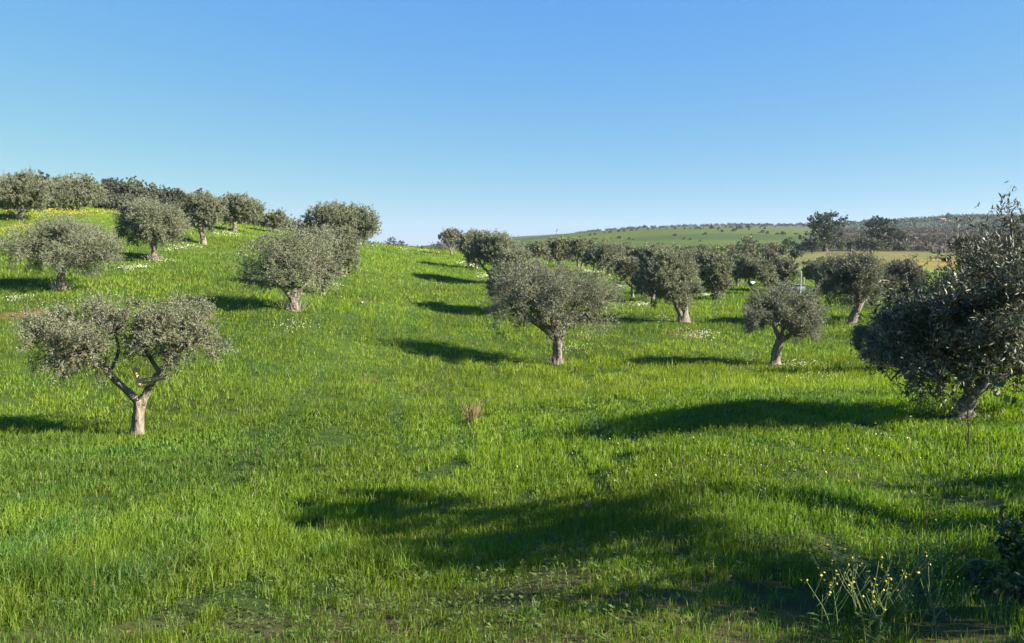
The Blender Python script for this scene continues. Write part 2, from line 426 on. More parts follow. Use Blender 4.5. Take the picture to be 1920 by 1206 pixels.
        tip = p0 + d * ln[:, None]
        Vs = np.stack([p0 - sd, p0 + sd, tip + sd * .4, tip - sd * .4], 1).reshape(-1, 3)
        ts = np.array([.27, .235, .19])[None] * (.6 + .8 * r.random(ns))[:, None]
        s = link('sucker_shoots', mesh_of('sucker_shoots', Vs, [np.arange(ns * 4).reshape(-1, 4)], M_TWIG, ts), root)
        s['label'] = 'bare grey shoots around the foot of the trunk'
    return root, B, LB

GRP = 'olive trees of the grove'
def olive(label, base, lobes, limbs=None, seed=0, **k):
    return tree('olive_tree', label, 'olive tree', base, lobes, limbs, GRP, seed, **k)
G1, G2, G3 = (.152, .170, .090), (.144, .162, .088), (.162, .180, .094)

# near left
root, B, _ = olive('olive with flat split crown and sawn pale stub branches, nearest on the left', (258, 815),
  [(140,628,70,50,0),(192,605,40,40,.3),(108,640,46,38,-.3),(160,600,46,36,.5),(252,612,36,38,.1),(268,640,26,30,.4),(332,624,60,46,0),(378,642,42,34,-.25),(338,600,50,38,.4),(300,626,34,42,-.1),(375,592,18,28,.1),(252,580,16,18,.1),(165,650,46,36,-.5)],
  [[(258,815,23),(260,775,20),(263,748,22)],[(261,755,17),(242,735,13),(216,713,11),(190,685,11),(165,655,8),(130,640,5)],
   [(266,755,17),(282,724,13),(300,697,12),(325,672,9),(350,640,7),(365,610,4)],[(300,700,9,0),(280,668,8,.25),(258,640,6,.35)],
   [(205,700,8),(222,660,6,.3),(215,620,4,.3)]], 1, tint=(.145,.152,.082), lai=3.7, bark=M_PALEBARK, twig=.2, fill=0, up=.45, clump=.85, L=.044, nmax=150000)
mb = MB(); Y = B[1]; r_ = np.random.default_rng(5)
for lim in ([(288,716,9,-.05),(265,722,9,-.12),(262,715,9,-.12),(292,711,9,-.12),(313,706,8,-.12)], [(263,720,8,-.12),(258,708,7,-.12),(252,690,7,-.12)]):
    mb.tube([pt(q[0], q[1], Y + q[3]) - B for q in lim], [q[2] * Y / F / 2 for q in lim], 9, .1, 4, r_)
s = link('sawn_branch', mb.mesh('sawn_branch', M_PALE, True), root); s['label'] = 'pale stripped branch stubs cut short'

# left rows
olive('broad low olive left of the pale white flower patch, shoots at its foot', (115, 543),
  [(60,462,42,38),(110,452,46,40),(165,465,46,36),(192,470,28,26),(40,468,26,26),(125,435,58,24,.5),(150,480,40,25,-.4)],
  [[(115,543,17),(114,520,14),(115,507,15)],[(114,510,10),(95,492,8),(65,470,5)],[(116,510,10),(118,485,7),(112,455,4)],[(117,511,10),(140,490,8),(170,470,5)]], 2, suckers=.9, tint=G1)
olive('olive with a forked lit trunk behind the broad low olive', (290, 488),
  [(250,418,29,30),(290,408,38,30),(325,420,25,28),(298,432,36,22),(270,400,30,20,.5)],
  [[(290,488,13),(289,470,10),(288,462,10)],[(287,465,7),(280,450,6),(262,430,3)],[(290,465,7),(297,450,6),(315,425,3)],[(289,460,5),(290,430,4)]], 3, suckers=.8, tint=G2)
olive('upright olive with a pale trunk, third along the upper left row', (383, 458), [(364,394,22,25),(395,393,24,26),(384,410,26,20),(378,382,22,16)], None, 4, trunk_w=10, tint=G2)
olive('olive with a bare slim trunk, fourth along the upper left row', (440, 434), [(428,392,17,22),(457,395,24,22),(476,394,16,20),(450,382,22,14)], None, 5, trunk_w=8, tint=G2)
olive('small rounded olive at the end of the upper left row', (512, 436), [(503,413,15,13),(525,413,17,15),(514,408,16,11)], None, 6, tint=G2, fork=.3)
olive('olive with a leaning forked trunk at the left edge by yellow flowers', (40, 411),
  [(8,360,28,24),(45,358,34,27),(65,374,20,18),(28,376,26,16)], [[(41,411,10),(38,398,8)],[(39,400,6),(28,388,5),(12,375,3)],[(38,400,6),(40,385,5),(45,365,3)],[(40,400,5),(50,388,4),(62,375,3)]], 7, suckers=.7, tint=G2)
olive('olive on two separate trunks above the yellow flowers', (140, 395),
  [(108,362,26,22),(148,357,34,23),(175,365,18,17),(130,372,30,14)], [[(136,395,5),(134,382,5),(125,365,3)],[(149,392,5),(150,378,5),(155,360,3)],[(134,383,3),(112,365,2)],[(150,378,3),(172,366,2)]], 8, tint=G2)
# row just left of the middle
olive('large round olive with three limbs rising from its foot, left of centre', (552, 582),
  [(492,500,38,44,0),(474,512,22,34,.2),(538,492,48,46,-.3),(560,468,54,36,.5),(588,500,40,46,0),(528,466,48,36,.3),(604,500,20,32,.3),(545,520,50,26,-.2)],
  [[(552,582,20),(550,568,16),(548,556,14)],[(547,562,9),(537,546,8),(520,530,7),(500,505,4)],[(551,562,11),(552,540,10),(549,515,8),(545,490,4)],[(554,565,9),(562,548,7),(575,528,5),(590,500,3)]], 9, suckers=1.05, tint=G1, nmax=60000)
olive('olive pressed against the back of the large round olive', (606, 553), [(598,472,40,38),(618,508,20,30),(585,452,34,24),(630,480,18,28)], None, 10, tint=G1)
olive('olive third in the row left of the open strip', (648, 512), [(638,468,28,32),(655,488,13,24),(620,450,34,22),(648,455,20,22)], None, 11, tint=G1)
olive('wide dense olive standing against the sky above the middle of the slope', (655, 470), [(640,418,58,26),(600,415,27,22),(683,425,20,26),(660,405,34,14),(625,402,30,12),(670,440,25,18)], None, 12, tint=G2, D=60)
# row right of the open strip
olive('dark spreading olive with a thick forked trunk in the middle', (1045, 683),
  [(962,560,46,48,0),(942,585,28,30,-.25),(1008,540,50,46,.5),(1036,582,40,40,-.5),(1082,566,52,46,0),(1122,575,38,46,.2),(1060,532,48,34,.4),(1128,542,32,34,-.15),(1000,575,40,30,-.3),(970,525,40,26,.2)],
  [[(1045,683,21),(1046,660,17),(1045,632,18),(1043,624,18)],[(1042,634,18),(1022,612,17),(995,597,13),(970,582,8),(950,565,5)],[(1048,632,17),(1062,606,13),(1078,575,8),(1090,550,5)],[(1042,625,10),(1036,600,8,-.3),(1035,570,5,-.4)],[(1020,612,8),(1008,580,6,.3),(1010,545,4,.4)],[(1066,600,8),(1095,585,6),(1125,570,4)]], 13, suckers=.6, tint=(.128,.136,.078), nmax=110000, lai=8., fill=.66, up=.45)
olive('olive with crown rising just behind the dark spreading olive', (978, 592), [(960,510,34,32),(990,515,32,34),(940,540,22,28),(968,488,26,18),(1012,530,22,28)], None, 14, tint=G3)
olive('olive with a bent dark trunk at the edge of the open strip', (923, 532),
  [(905,470,24,26),(940,468,32,26),(965,480,22,24),(925,452,28,14),(890,480,14,18)], [[(924,532,8),(922,520,7),(915,508,6)],[(915,510,5),(905,500,4),(895,480,3)],[(917,512,5),(932,495,4),(945,475,3)]], 15, tint=G3)
olive('olive fourth back along the right side of the open strip', (893, 505), [(880,462,20,20),(902,460,20,22),(892,446,20,12)], None, 16, tint=G3)
olive('thin airy olive last on the right side of the open strip', (846, 479), [(838,448,16,14),(857,445,13,14),(848,438,14,9)], [[(847,479,4),(845,470,3.5),(836,452,2)],[(846,472,3),(851,460,2.5),(858,446,2)]], 17, tint=(.13,.122,.085), lai=3.2)
# rows on the right
olive('small olive with a bent twisted pale trunk in the open grass, right of centre', (1453, 684),
  [(1430,588,36,32),(1475,580,36,34),(1515,588,30,36),(1450,562,40,20,.3),(1500,612,34,26,-.2),(1412,590,20,20),(1520,560,22,18,.2)],
  [[(1453,684,19),(1456,660,16),(1464,636,15),(1462,630,15)],[(1462,636,9),(1454,618,8),(1448,600,5),(1435,585,3)],[(1462,634,8),(1470,612,6),(1478,585,3)],[(1466,638,11),(1485,626,8),(1504,610,6),(1520,585,3)]], 18, tint=(.145,.156,.092), bark=M_PALEBARK, lai=3.8)
olive('olive with a V-shaped lit trunk in the middle of the right rows', (1281, 604),
  [(1240,520,32,38),(1280,515,34,44),(1255,490,34,24,.4),(1290,545,22,28),(1230,545,24,26),(1262,545,30,26,-.3)],
  [[(1282,604,20),(1281,592,17)],[(1279,596,11),(1270,576,9),(1258,552,6),(1245,525,3)],[(1284,594,12),(1285,570,11),(1283,545,7),(1282,515,4)]], 19, tint=G3, suckers=.5)
olive('dark olive crown half hidden by the olive with the V-shaped trunk', (1225, 566), [(1222,505,24,32),(1214,530,20,26),(1235,485,24,20)], None, 20, tint=G2)
olive('small thin olive with an open vase of limbs near white flowers', (1186, 558),
  [(1165,508,18,20),(1190,505,20,20),(1202,520,12,16),(1178,492,18,10),(1158,520,12,12)], [[(1186,558,6),(1186,542,5),(1184,535,6)],[(1184,538,4),(1170,525,3.5),(1155,510,2)],[(1186,537,4),(1187,522,3.5),(1185,505,2)],[(1187,537,3.5),(1198,527,3),(1204,515,2)]], 21, tint=(.19,.198,.12), lai=3.0)
olive('olive with a flat dark underside and slim straight trunk', (1140, 518), [(1120,486,20,14),(1148,484,20,15),(1135,470,26,14),(1160,475,14,14)], [[(1140,518,6),(1141,500,5),(1138,480,3)],[(1141,498,3),(1155,482,2)],[(1140,498,3),(1120,485,2)]], 22, tint=G2)
olive('olive on twin upright trunks in the back of the right rows', (1087, 503), [(1078,470,16,16),(1098,468,16,16),(1088,456,18,10)], [[(1084,503,5),(1083,490,4),(1076,470,2)],[(1090,504,5),(1093,490,4),(1100,470,2)]], 23, tint=G3)
olive('olive with a pale trunk, second from the back in the right rows', (1049, 500), [(1035,470,20,14),(1062,470,18,15),(1048,457,24,12)], None, 24, tint=G3, trunk_w=6)
olive('olive farthest back beside the pale-trunked one in the right rows', (1010, 502), [(1000,470,15,13),(1016,468,12,14)], None, 25, tint=G3)
olive('sturdy olive with a leaning thick trunk on the right', (1597, 609),
  [(1555,520,30,30),(1600,512,42,34),(1640,525,30,30),(1575,545,30,22,-.3),(1620,545,34,22,.2),(1600,498,38,16,.2)],
  [[(1596,609,17),(1603,590,15),(1612,570,15),(1618,560,13)],[(1612,573,10),(1600,550,8),(1580,525,4)],[(1616,566,10),(1622,545,7),(1610,515,4)],[(1618,564,9),(1635,545,6),(1645,525,3)]], 26, tint=(.10,.108,.064), suckers=.4)
olive('dense olive hanging to the ground beside a strip of white flowers', (1340, 560), [(1335,510,26,32),(1345,535,22,24),(1325,490,22,20),(1358,505,16,26)], None, 27, tint=G3, fork=.2)
olive('olive between the hanging one and the white stone', (1382, 536), [(1380,505,20,20),(1392,495,18,16),(1370,498,14,16)], None, 28, tint=G2)
olive('olive with a slanting trunk right beside the white stone', (1420, 552), [(1415,505,24,18),(1435,515,16,16),(1400,498,16,14)], [[(1421,552,7),(1412,540,6),(1402,528,5)],[(1404,530,4),(1405,515,3),(1412,500,2)],[(1410,537,3),(1428,520,2)]], 29, tint=G3)
olive('bushy olive left of the dark water trough', (1466, 548), [(1455,515,20,22),(1478,512,18,22),(1468,498,20,12)], None, 30, tint=G2, fork=.2)
olive('olive behind the pale posts, right of the dark water trough', (1530, 540), [(1520,503,16,14),(1540,505,18,18),(1530,515,16,12)], None, 31, tint=G2)
olive('olive behind the sturdy leaning one, close to the big right olive', (1692, 598), [(1680,530,32,28),(1710,525,26,26),(1695,508,30,16)], None, 32, tint=(.105,.112,.068))
olive('low soft-leaved olive pressed against the left side of the big right olive', (1672, 700), [(1652,632,36,36),(1640,655,26,26),(1680,605,34,32),(1690,650,40,40)], None, 33, tint=(.085,.095,.058), D=19, fork=.25)
olive('olive in the back row above the V-shaped trunk tree, left one', (1215, 512), [(1205,480,22,15),(1225,475,16,14)], None, 34, tint=G3)
olive('olive in the back row above the V-shaped trunk tree, middle one', (1262, 515), [(1252,480,18,14),(1272,478,18,15)], None, 35, tint=G2)
olive('olive in the back row above the V-shaped trunk tree, right one', (1305, 520), [(1298,488,18,15),(1315,487,16,14)], None, 36, tint=G3)
olive('olive at the back between the twin-trunked and the flat-bottomed olives', (1172, 502), [(1168,470,20,12),(1182,474,14,13)], None, 37, tint=G3)
# big near olive at the right edge
olive('big dark olive filling the right edge with long leaves and a bent trunk', (1808, 780),
  [(1760,625,70,78,0),(1692,655,48,52,-.1),(1855,570,78,85,.25),(1905,600,95,110,0),(1700,688,46,32,.3),(1768,668,58,40,-.35),(1800,600,60,60,-.5),(1740,640,50,50,.5),(1880,560,70,80,-.4),(1860,600,60,60,.6),(1720,620,40,44,-.45),(1850,635,66,50,.3),
   (1905,500,55,66,.2),(1840,500,34,40,0),(1960,560,100,150,.4),(1897,425,16,30,.1),(1893,394,11,24,.1),(1860,430,10,28,.1),(1790,490,18,44,.1),(1728,580,26,36,0),(1965,480,50,70,.3),(1930,625,60,40,.3),(1660,620,30,36,.1)],
  [[(1806,780,40),(1812,762,30),(1826,738,26),(1848,716,22)],[(1820,745,22),(1810,715,18),(1780,680,14),(1745,640,9),(1720,600,6)],[(1846,720,20),(1850,680,16,.2),(1840,620,11,.2),(1830,540,6,.2)],
   [(1846,722,15),(1875,706,13),(1905,698,12),(1960,680,11),(2010,620,8)],[(1850,690,12,.2),(1890,640,10,.1),(1905,560,7),(1900,480,5),(1895,410,3)],[(1780,682,9),(1730,690,7),(1690,690,4)],[(1950,682,9),(1965,600,7,.3),(1960,500,5,.3)]],
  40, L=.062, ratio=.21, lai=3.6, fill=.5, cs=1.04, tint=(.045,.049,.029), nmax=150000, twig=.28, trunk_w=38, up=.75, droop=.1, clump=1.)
# two olives and an added shade bush, unseen on the right, whose shade falls into the frame
def offtree(label, spots, hc, R_, v, seed):
    """a crown outside the frame: each lobe stands hc above a shaded spot of ground, on the way to the sun"""
    P = []; t = hc / math.tan(SUN_EL)
    for px, py in spots:
        G = hit(px, py); P.append(G + np.array([math.sin(SUN_AZ) * t, math.cos(SUN_AZ) * t, hc]))
    P = np.array(P); m_ = P.mean(0); z = H(m_[0], m_[1])[0]; B = np.array([m_[0], m_[1], z])
    lob = [(*(p - B), R_, R_, v) for p in P]
    return tree('olive_tree', label, 'olive tree', (0, 0), lob, None, GRP, seed, D=m_[1], world=B, L=.075, ratio=.26, lai=3.6, tint=(.07, .08, .045), trunk_w=.15 * F / m_[1])
offtree('olive outside the right of the picture shading the near grass', [(690,950),(800,955),(920,972),(1040,992),(1130,1012),(860,1008),(980,1035),(740,985),(1090,1032),(930,1048),(690,968)], 3.3, .46, .22, 50)
offtree('olive farther outside the right of the picture', [(1790,912),(1880,918),(1960,922)], 2.6, .3, .08, 51)
offtree('unseen bush added outside the lower right corner to shade it', [(1480,1090),(1550,1105),(1490,1140),(1570,1150)], 1.6, .36, .2, 52)  # unseen bush, added to darken the grass in the lower right corner
for px, py in ((18,590),(42,594),(64,587),(1268,622),(1292,628),(690,712),(1110,498)):
    FEET.append(tuple(hit(px, py)[:2]))

# ------------------------------------------------------------------ other trees, bushes and scrub
def bush(name, label, cat, px, top, w, D=None, base=None, group=None, seed=0, tint=(.06,.075,.03), nl=4, trunkless=False, lai=3.4, up=.15, ratio=.5, shape=1., stem=.28, L=None):
    """a tree or bush given by its middle, top and width in px, standing on the land at distance D (or at a base pixel)"""
    r = np.random.default_rng(seed + 900)
    if D is None: D = hit(px, base)[1]
    g = ground(px, D); c, s_ = math.cos(PITCH), math.sin(PITCH)
    zc = g[1] * c - g[2] * s_; by = CY - F * (g[1] * s_ + g[2] * c) / zc
    h = by - top
    lob = []
    y0 = by - stem * h
    for k in range(nl):
        f = (k + .5) / nl - .5
        rx = w * (.24 + .10 * r.random()); ry = (y0 - top) * (.30 + .12 * r.random()) * shape
        lob.append((px + f * w * .62 + r.normal() * w * .04, min(y0 - ry, top + ry + (y0 - top) * .35 * r.random() + (y0 - top) * .9 * f * f), rx, ry))
    lob.append((px + r.normal() * w * .06, top + (y0 - top) * .33, w * .26, (y0 - top) * .33))
    return tree(name, label, cat, (px, by), lob, None, group, seed, D=D, L=L or max(.09, .0021 * D), ratio=ratio, lai=lai, tint=tuple(1.25 * q for q in tint), lm=M_TREE, bark=M_DARKBARK,
                up=up, trunk_w=max(2., h * .07), branches=False, clump=.8, var=.5, per=14., nmax=16000, fork=.35, twig=.05 * w * D / F)

# eucalyptus like giants in the valley field
def giant(label, by, D, px, lob, seed):
    return tree('broad_tree', label, 'tree', (px, by), lob, [[(px, by, 9), (px, by - 25, 7), (px - 2, by - 45, 4)], [(px, by - 20, 5), (px - 18, by - 42, 3)], [(px, by - 22, 5), (px + 16, by - 45, 3)]],
                'tall trees of the valley', seed, D=D, L=.36, ratio=.5, lai=3.2, tint=(.05, .064, .034), lm=M_TREE, bark=M_DARKBARK, up=.2, twig=.5, branches=False, clump=.75, var=.6, nmax=14000, per=2.2)
giant('tallest broad tree of the valley with a ragged crown against the sky', 474, 196, 1547,
      [(1530,412,14,9),(1558,410,16,9),(1575,416,9,6),(1518,418,8,5),(1540,430,22,16),(1562,436,20,18),(1545,452,28,16),(1582,414,5,5),(1552,405,7,6),(1535,404,6,5),(1512,446,12,12)], 60)
giant('second tall tree of the valley with a rounded gappy top', 474, 202, 1650,
      [(1648,418,20,9),(1665,420,14,9),(1632,421,9,6),(1650,438,22,14),(1668,440,18,16),(1648,456,26,14),(1628,440,10,10)], 61)
OAK = 'round field trees of the valley'
bush('field_tree', 'round dark tree with a visible trunk in front of the tallest broad tree', 'tree', 1523, 444, 46, base=476, group=OAK, seed=62, stem=.22, tint=(.045,.06,.03))
bush('field_tree', 'small round tree standing alone at the near corner of the yellow field', 'tree', 1490, 466, 26, base=490, group=OAK, seed=63, stem=.18, tint=(.045,.06,.03))
bush('field_tree', 'round pale tree with a leaning trunk under the second tall tree', 'tree', 1634, 447, 52, base=476, group=OAK, seed=64, stem=.25, tint=(.06,.072,.038))
bush('field_tree', 'slender young tree between the two tall valley trees', 'tree', 1595, 450, 18, base=474, group=OAK, seed=65, stem=.12)
bush('field_bush', 'bright green rounded bush right beneath the tallest broad tree', 'bush', 1575, 446, 32, base=468, group=OAK, seed=66, stem=.02, tint=(.085,.115,.03))
bush('field_tree', 'dark tree half behind the pale leaning one', 'tree', 1612, 449, 26, base=470, group=OAK, seed=67, stem=.08, tint=(.045,.06,.03))
bush('field_tree', 'dark low tree at the right foot of the second tall tree', 'tree', 1690, 430, 20, D=230, group=OAK, seed=68, stem=.1)
bush('field_bush', 'purplish low bush at the back edge of the yellow field', 'bush', 1728, 460, 34, base=470, group=OAK, seed=69, stem=.02, tint=(.06,.055,.045))
bush('field_bush', 'grey bush beside the purplish one at the edge of the field', 'bush', 1690, 452, 44, base=470, group=OAK, seed=70, stem=.02, tint=(.075,.075,.055))
bush('field_bush', 'low grey bush behind the right olive above the field', 'bush', 1800, 455, 40, base=471, group=OAK, seed=71, stem=.02, tint=(.075,.075,.055))
bush('field_bush', 'small dark bush at the foot of the field fence', 'bush', 1707, 490, 10, base=497, group=OAK, seed=72, stem=.02)
# line of pines, oaks and bushes at the back of the grove
LINE = 'line of trees between the grove and the hill'
ln = [(1105,463,40,140),(1150,463,44,150),(1195,462,30,150),(1225,459,34,160),(1258,461,26,150),(1292,463,30,165),(1318,459,26,175),(1345,461,34,150),(1368,457,26,180),(1402,442,36,215),(1392,455,44,160),
      (1420,459,40,140),(1434,461,30,130),(1452,456,34,190),(1482,447,34,215),(1468,459,26,175),(1500,458,26,205),(1445,466,40,118),(1408,468,44,112),(1375,468,40,118)]
words = ['grey green', 'dark', 'bright topped', 'brownish', 'pale']
tints = [(.075,.085,.045), (.045,.058,.028), (.085,.105,.032), (.085,.078,.045), (.09,.098,.058)]
spec = {9: ('tall brown domed tree rising highest out of the line below the green hill', (.085,.078,.045)), 14: ('flat topped dark pine at the right end of the line', (.05,.068,.028)),
        16: ('dark bush between the flat topped pine and the round field tree', (.045,.058,.028)), 19: ('low brown thicket tree just over the hanging olive', (.085,.078,.045)),
        17: ('grey brown thicket in front of the line left of the small lone field tree', (.08,.074,.05)), 0: ('leftmost low tree of the line behind the twin trunked olive', tints[0])}
for k, (px, tp, w, D) in enumerate(ln):
    lb, tt = spec.get(k, ('%s rounded tree in the dense line between the grove and the green hill' % words[k % 5], tints[k % 5]))
    bush('line_tree', lb, 'tree', px, tp, w, D=D, group=LINE, seed=80 + k, stem=.04, tint=(tt[0] * 1.3, tt[1] * 1.38, tt[2] * 1.15))
# wood and bushes along the left crest
CR = 'scrub trees along the left crest'
for k, (px, tp, w, D, lb, st) in enumerate([(18,330,30,80,'dark ragged tree top over the leaning olive at the left edge',.1),(38,338,30,84,'grey low tree between the left edge trees on the crest',.1),
    (80,322,26,86,'tallest ragged tree on the left crest, lumpy top',.1),(112,333,36,84,'grey broad tree behind the twin trunked olive on the crest',.1),(165,338,38,82,'broad grey tree right behind the olive on two trunks',.1),
    (212,338,32,84,'airy tree with a pale forked trunk showing on the crest',.4),(248,340,48,80,'dark dense tree right of the airy pale trunked one',.06),(285,350,50,78,'grey tree in the crest wood above the forked lit olive',.06),
    (325,354,42,78,'small topped tree of the crest wood over the upright olive',.06),(378,364,36,80,'dark rounded top behind the upright olive on the crest',.06),(445,372,44,84,'dark bush top behind the slim trunked olive on the crest',.05),
    (200,365,60,76,'low brown thicket at the edge of the yellow flowers',.02),(255,372,70,74,'grey thicket behind the forked lit olive',.02),(470,405,50,82,'green brown thicket left of the small rounded olive',.02),
    (310,375,50,74,'low thicket between the forked and the upright olives',.02),(560,424,60,86,'low grey bush by the wide dense olive on the skyline',.02),(350,385,46,76,'brown thicket left under the upright olive',.02)]):
    tp -= 5; w *= 1.3
    bush('crest_tree' if st > .04 else 'thicket', lb, 'tree' if st > .04 else 'bush', px, tp, w, D=D, group=CR, seed=120 + k, stem=st, tint=[(.08,.088,.055),(.095,.1,.062),(.062,.07,.042)][k % 3], nl=5)
# far trees in the gap
for k, (px, tp, w, D, lb) in enumerate([(733,444,28,165,'left of two airy far trees in the skyline gap'),(752,446,14,168,'right and narrower of two airy far trees in the skyline gap'),(818,456,34,210,'flat dome of dark trees at the end of the skyline gap'),
    (796,461,14,220,'tiny far tree left of the flat dome in the gap'),(705,455,16,150,'tiny bush on the skyline right of the wide dense olive')]):
    bush('far_tree', lb, 'tree', px, tp, w, D=D, group='far trees in the skyline gap', seed=150 + k, stem=.2, lai=1.7, tint=(.06,.062,.05), nl=5, L=.35)

# countable bushes on the green hill: a few meshes, many copies
def bushmesh(seed, tint):
    r = np.random.default_rng(seed)
    lb = [(r.normal() * .6, r.normal() * .6, .7 + .3 * r.random(), .8 + .3 * r.random(), .8 + .3 * r.random(), .6 + .25 * r.random()) for _ in range(4)]
    V, Q, tn, C = foliage(lb, 420, .5, .32, r, up=.1, twig=.15, tint=tint, var=.6, per=4)
    return mesh_of('hill_bush', V, [Q], M_TREE, tn)
BM = [bushmesh(s, t) for s, t in ((1, (.05,.06,.03)), (2, (.07,.07,.042)), (3, (.045,.06,.035)), (4, (.075,.08,.045)))]
r = np.random.default_rng(77)
def put(name, px, py, sc, label, grp, cat='bush'):
    p = hit(px, py)
    o = link(name, BM[r.integers(4)], None, p - np.array([0, 0, .1 * sc])); o.rotation_euler = (0, 0, r.random() * 6.28); sc *= .34; o.scale = (sc, sc, sc * (.8 + .5 * r.random()))
    tag(o, label, cat, grp)
one = [(1160,447,2.6,'dark bush alone on the lower left of the green hill'),(1180,449,2.0,'small dark bush beside the one alone on the lower left of the hill'),(1266,442,2.4,'dark bush above a hedge line on the open green hill'),
       (1112,450,1.6,'dark bush highest on the left shoulder of the green hill'),(1494,440,2.0,'forked small bush on the hill just left of the tallest broad tree'),(1404,428,3.2,'darkest bush below the hill crest near its middle')]
for a in one: put('hill_bush', *a, 'bushes on the green hill')
for k in range(22):
    t = r.random(); px = 1310 + 150 * r.random() + r.normal() * 12; py = 428 + 16 * r.random() ** 1.5
    put('hill_bush', px, py, 1.2 + 1.6 * r.random(), 'grey bush in the loose scrub patch on the upper green hill', 'scrub bushes on the upper green hill')
for k in range(32):
    px = 1090 + k * 13.4 + r.normal() * 3
    cr = np.interp(px, [1080,1110,1150,1200,1300,1400,1520], [446,440,435,430,428.5,425.5,423])
    put('hill_tree', px, cr + 1.5 * r.random(), 1.3 + 1.5 * r.random() ** 2, 'small tree among those fringing the crest of the green hill', 'trees fringing the hill crest', 'tree')
for k in range(12):
    put('hill_bush', 1105 + 90 * r.random() + (k % 2) * 120, 446 + 12 * r.random(), .8 + .7 * r.random(), 'tiny bush along the old hedge lines low on the green hill', 'hedge bushes low on the green hill')
for px, py, sc, lb in ((1779,412,3.4,'dark lone tree on the far ridge right of the farmhouse'),(1811,410.5,3.,'flat dark tree on the far ridge right of the lone tree')):
    p = hit(px, py + 2); o = link('ridge_tree', BM[0], None, p); o.scale = (sc * .6, sc * .6, sc); tag(o, lb, 'tree', 'trees on the far ridge')
    if sc < 3.2: o.scale = (sc * 1.3, sc * 1.3, sc * .5)

# uncountable scrub: heath hill, far wood, crest fringe
def scrub(name, pts, size, n, L, tints, label, seed):
    r = np.random.default_rng(seed); lob = []
    for x, y in pts:
        s = size * (.5 + r.random()); lob.append((x, y, 0, s * 1.2, s * 1.2, s * .8))
    lob = np.array(lob); lob[:, 2] = H(lob[:, 0], lob[:, 1]) + .2 * lob[:, 5]
    V, Q, tn, C = foliage(lob, n, L, L * .55, r, up=.15, twig=L * .6, tint=(1, 1, 1), var=.5, per=7. / (size * size), spread=.9)
    kt = np.array(tints)[(fbm(V[::4, 0] / 18, V[::4, 1] / 18, 60) * 2.2 * len(tints) - .55 * len(tints)).clip(0, len(tints) - 1).astype(int)]
    o = link(name, mesh_of(name, V, [Q], M_TREE, tn * kt)); tag(o, label, 'scrub', None, 'stuff')
def zone(n, px0, px1, D0, D1, seed, q=1.):
    r = np.random.default_rng(seed); D = (D0 ** q + (D1 ** q - D0 ** q) * r.random(n)) ** (1 / q); px = px0 + (px1 - px0) * r.random(n)
    return np.c_[(px - CX) / F * D, D]
scrub('heath_scrub', zone(900, 1545, 2050, 228, 560, 1), 1.5, 60000, .8, [(.045,.036,.018),(.07,.052,.028),(.054,.05,.024)], 'brown heath scrub covering the low hill at the far right', 1)
scrub('ridge_wood', zone(700, 1560, 2050, 570, 900, 2), 2.6, 40000, 1.5, [(.04,.052,.024),(.06,.068,.034),(.05,.058,.028)], 'dark green wood along the far ridge at the right', 2)
scrub('hilltop_scrub', zone(230, 1080, 1560, 630, 760, 3), 1.2, 16000, 1.0, [(.055,.06,.036),(.07,.066,.042)], 'grey brown scrub along the top of the green hill', 3)
scrub('valley_scrub', zone(420, 900, 1560, 205, 262, 4), 1.0, 26000, .55, [(.055,.065,.03),(.08,.08,.045),(.09,.085,.05)], 'low mixed scrub at the foot of the green hill', 4)
scrub('grove_edge_scrub', np.vstack([zone(260, 690, 1000, 92, 104, 5), zone(200, 930, 1240, 84, 98, 6)]), .42, 22000, .22, [(.085,.085,.045),(.11,.09,.055),(.07,.08,.04)], 'low dry scrub edging the back of the grove', 5)
scrub('crest_scrub', zone(620, -150, 570, 79, 116, 7), 1.3, 70000, .26, [(.085,.09,.055),(.105,.1,.062),(.07,.078,.045)], 'grey scrub covering the ground on the left crest', 7)

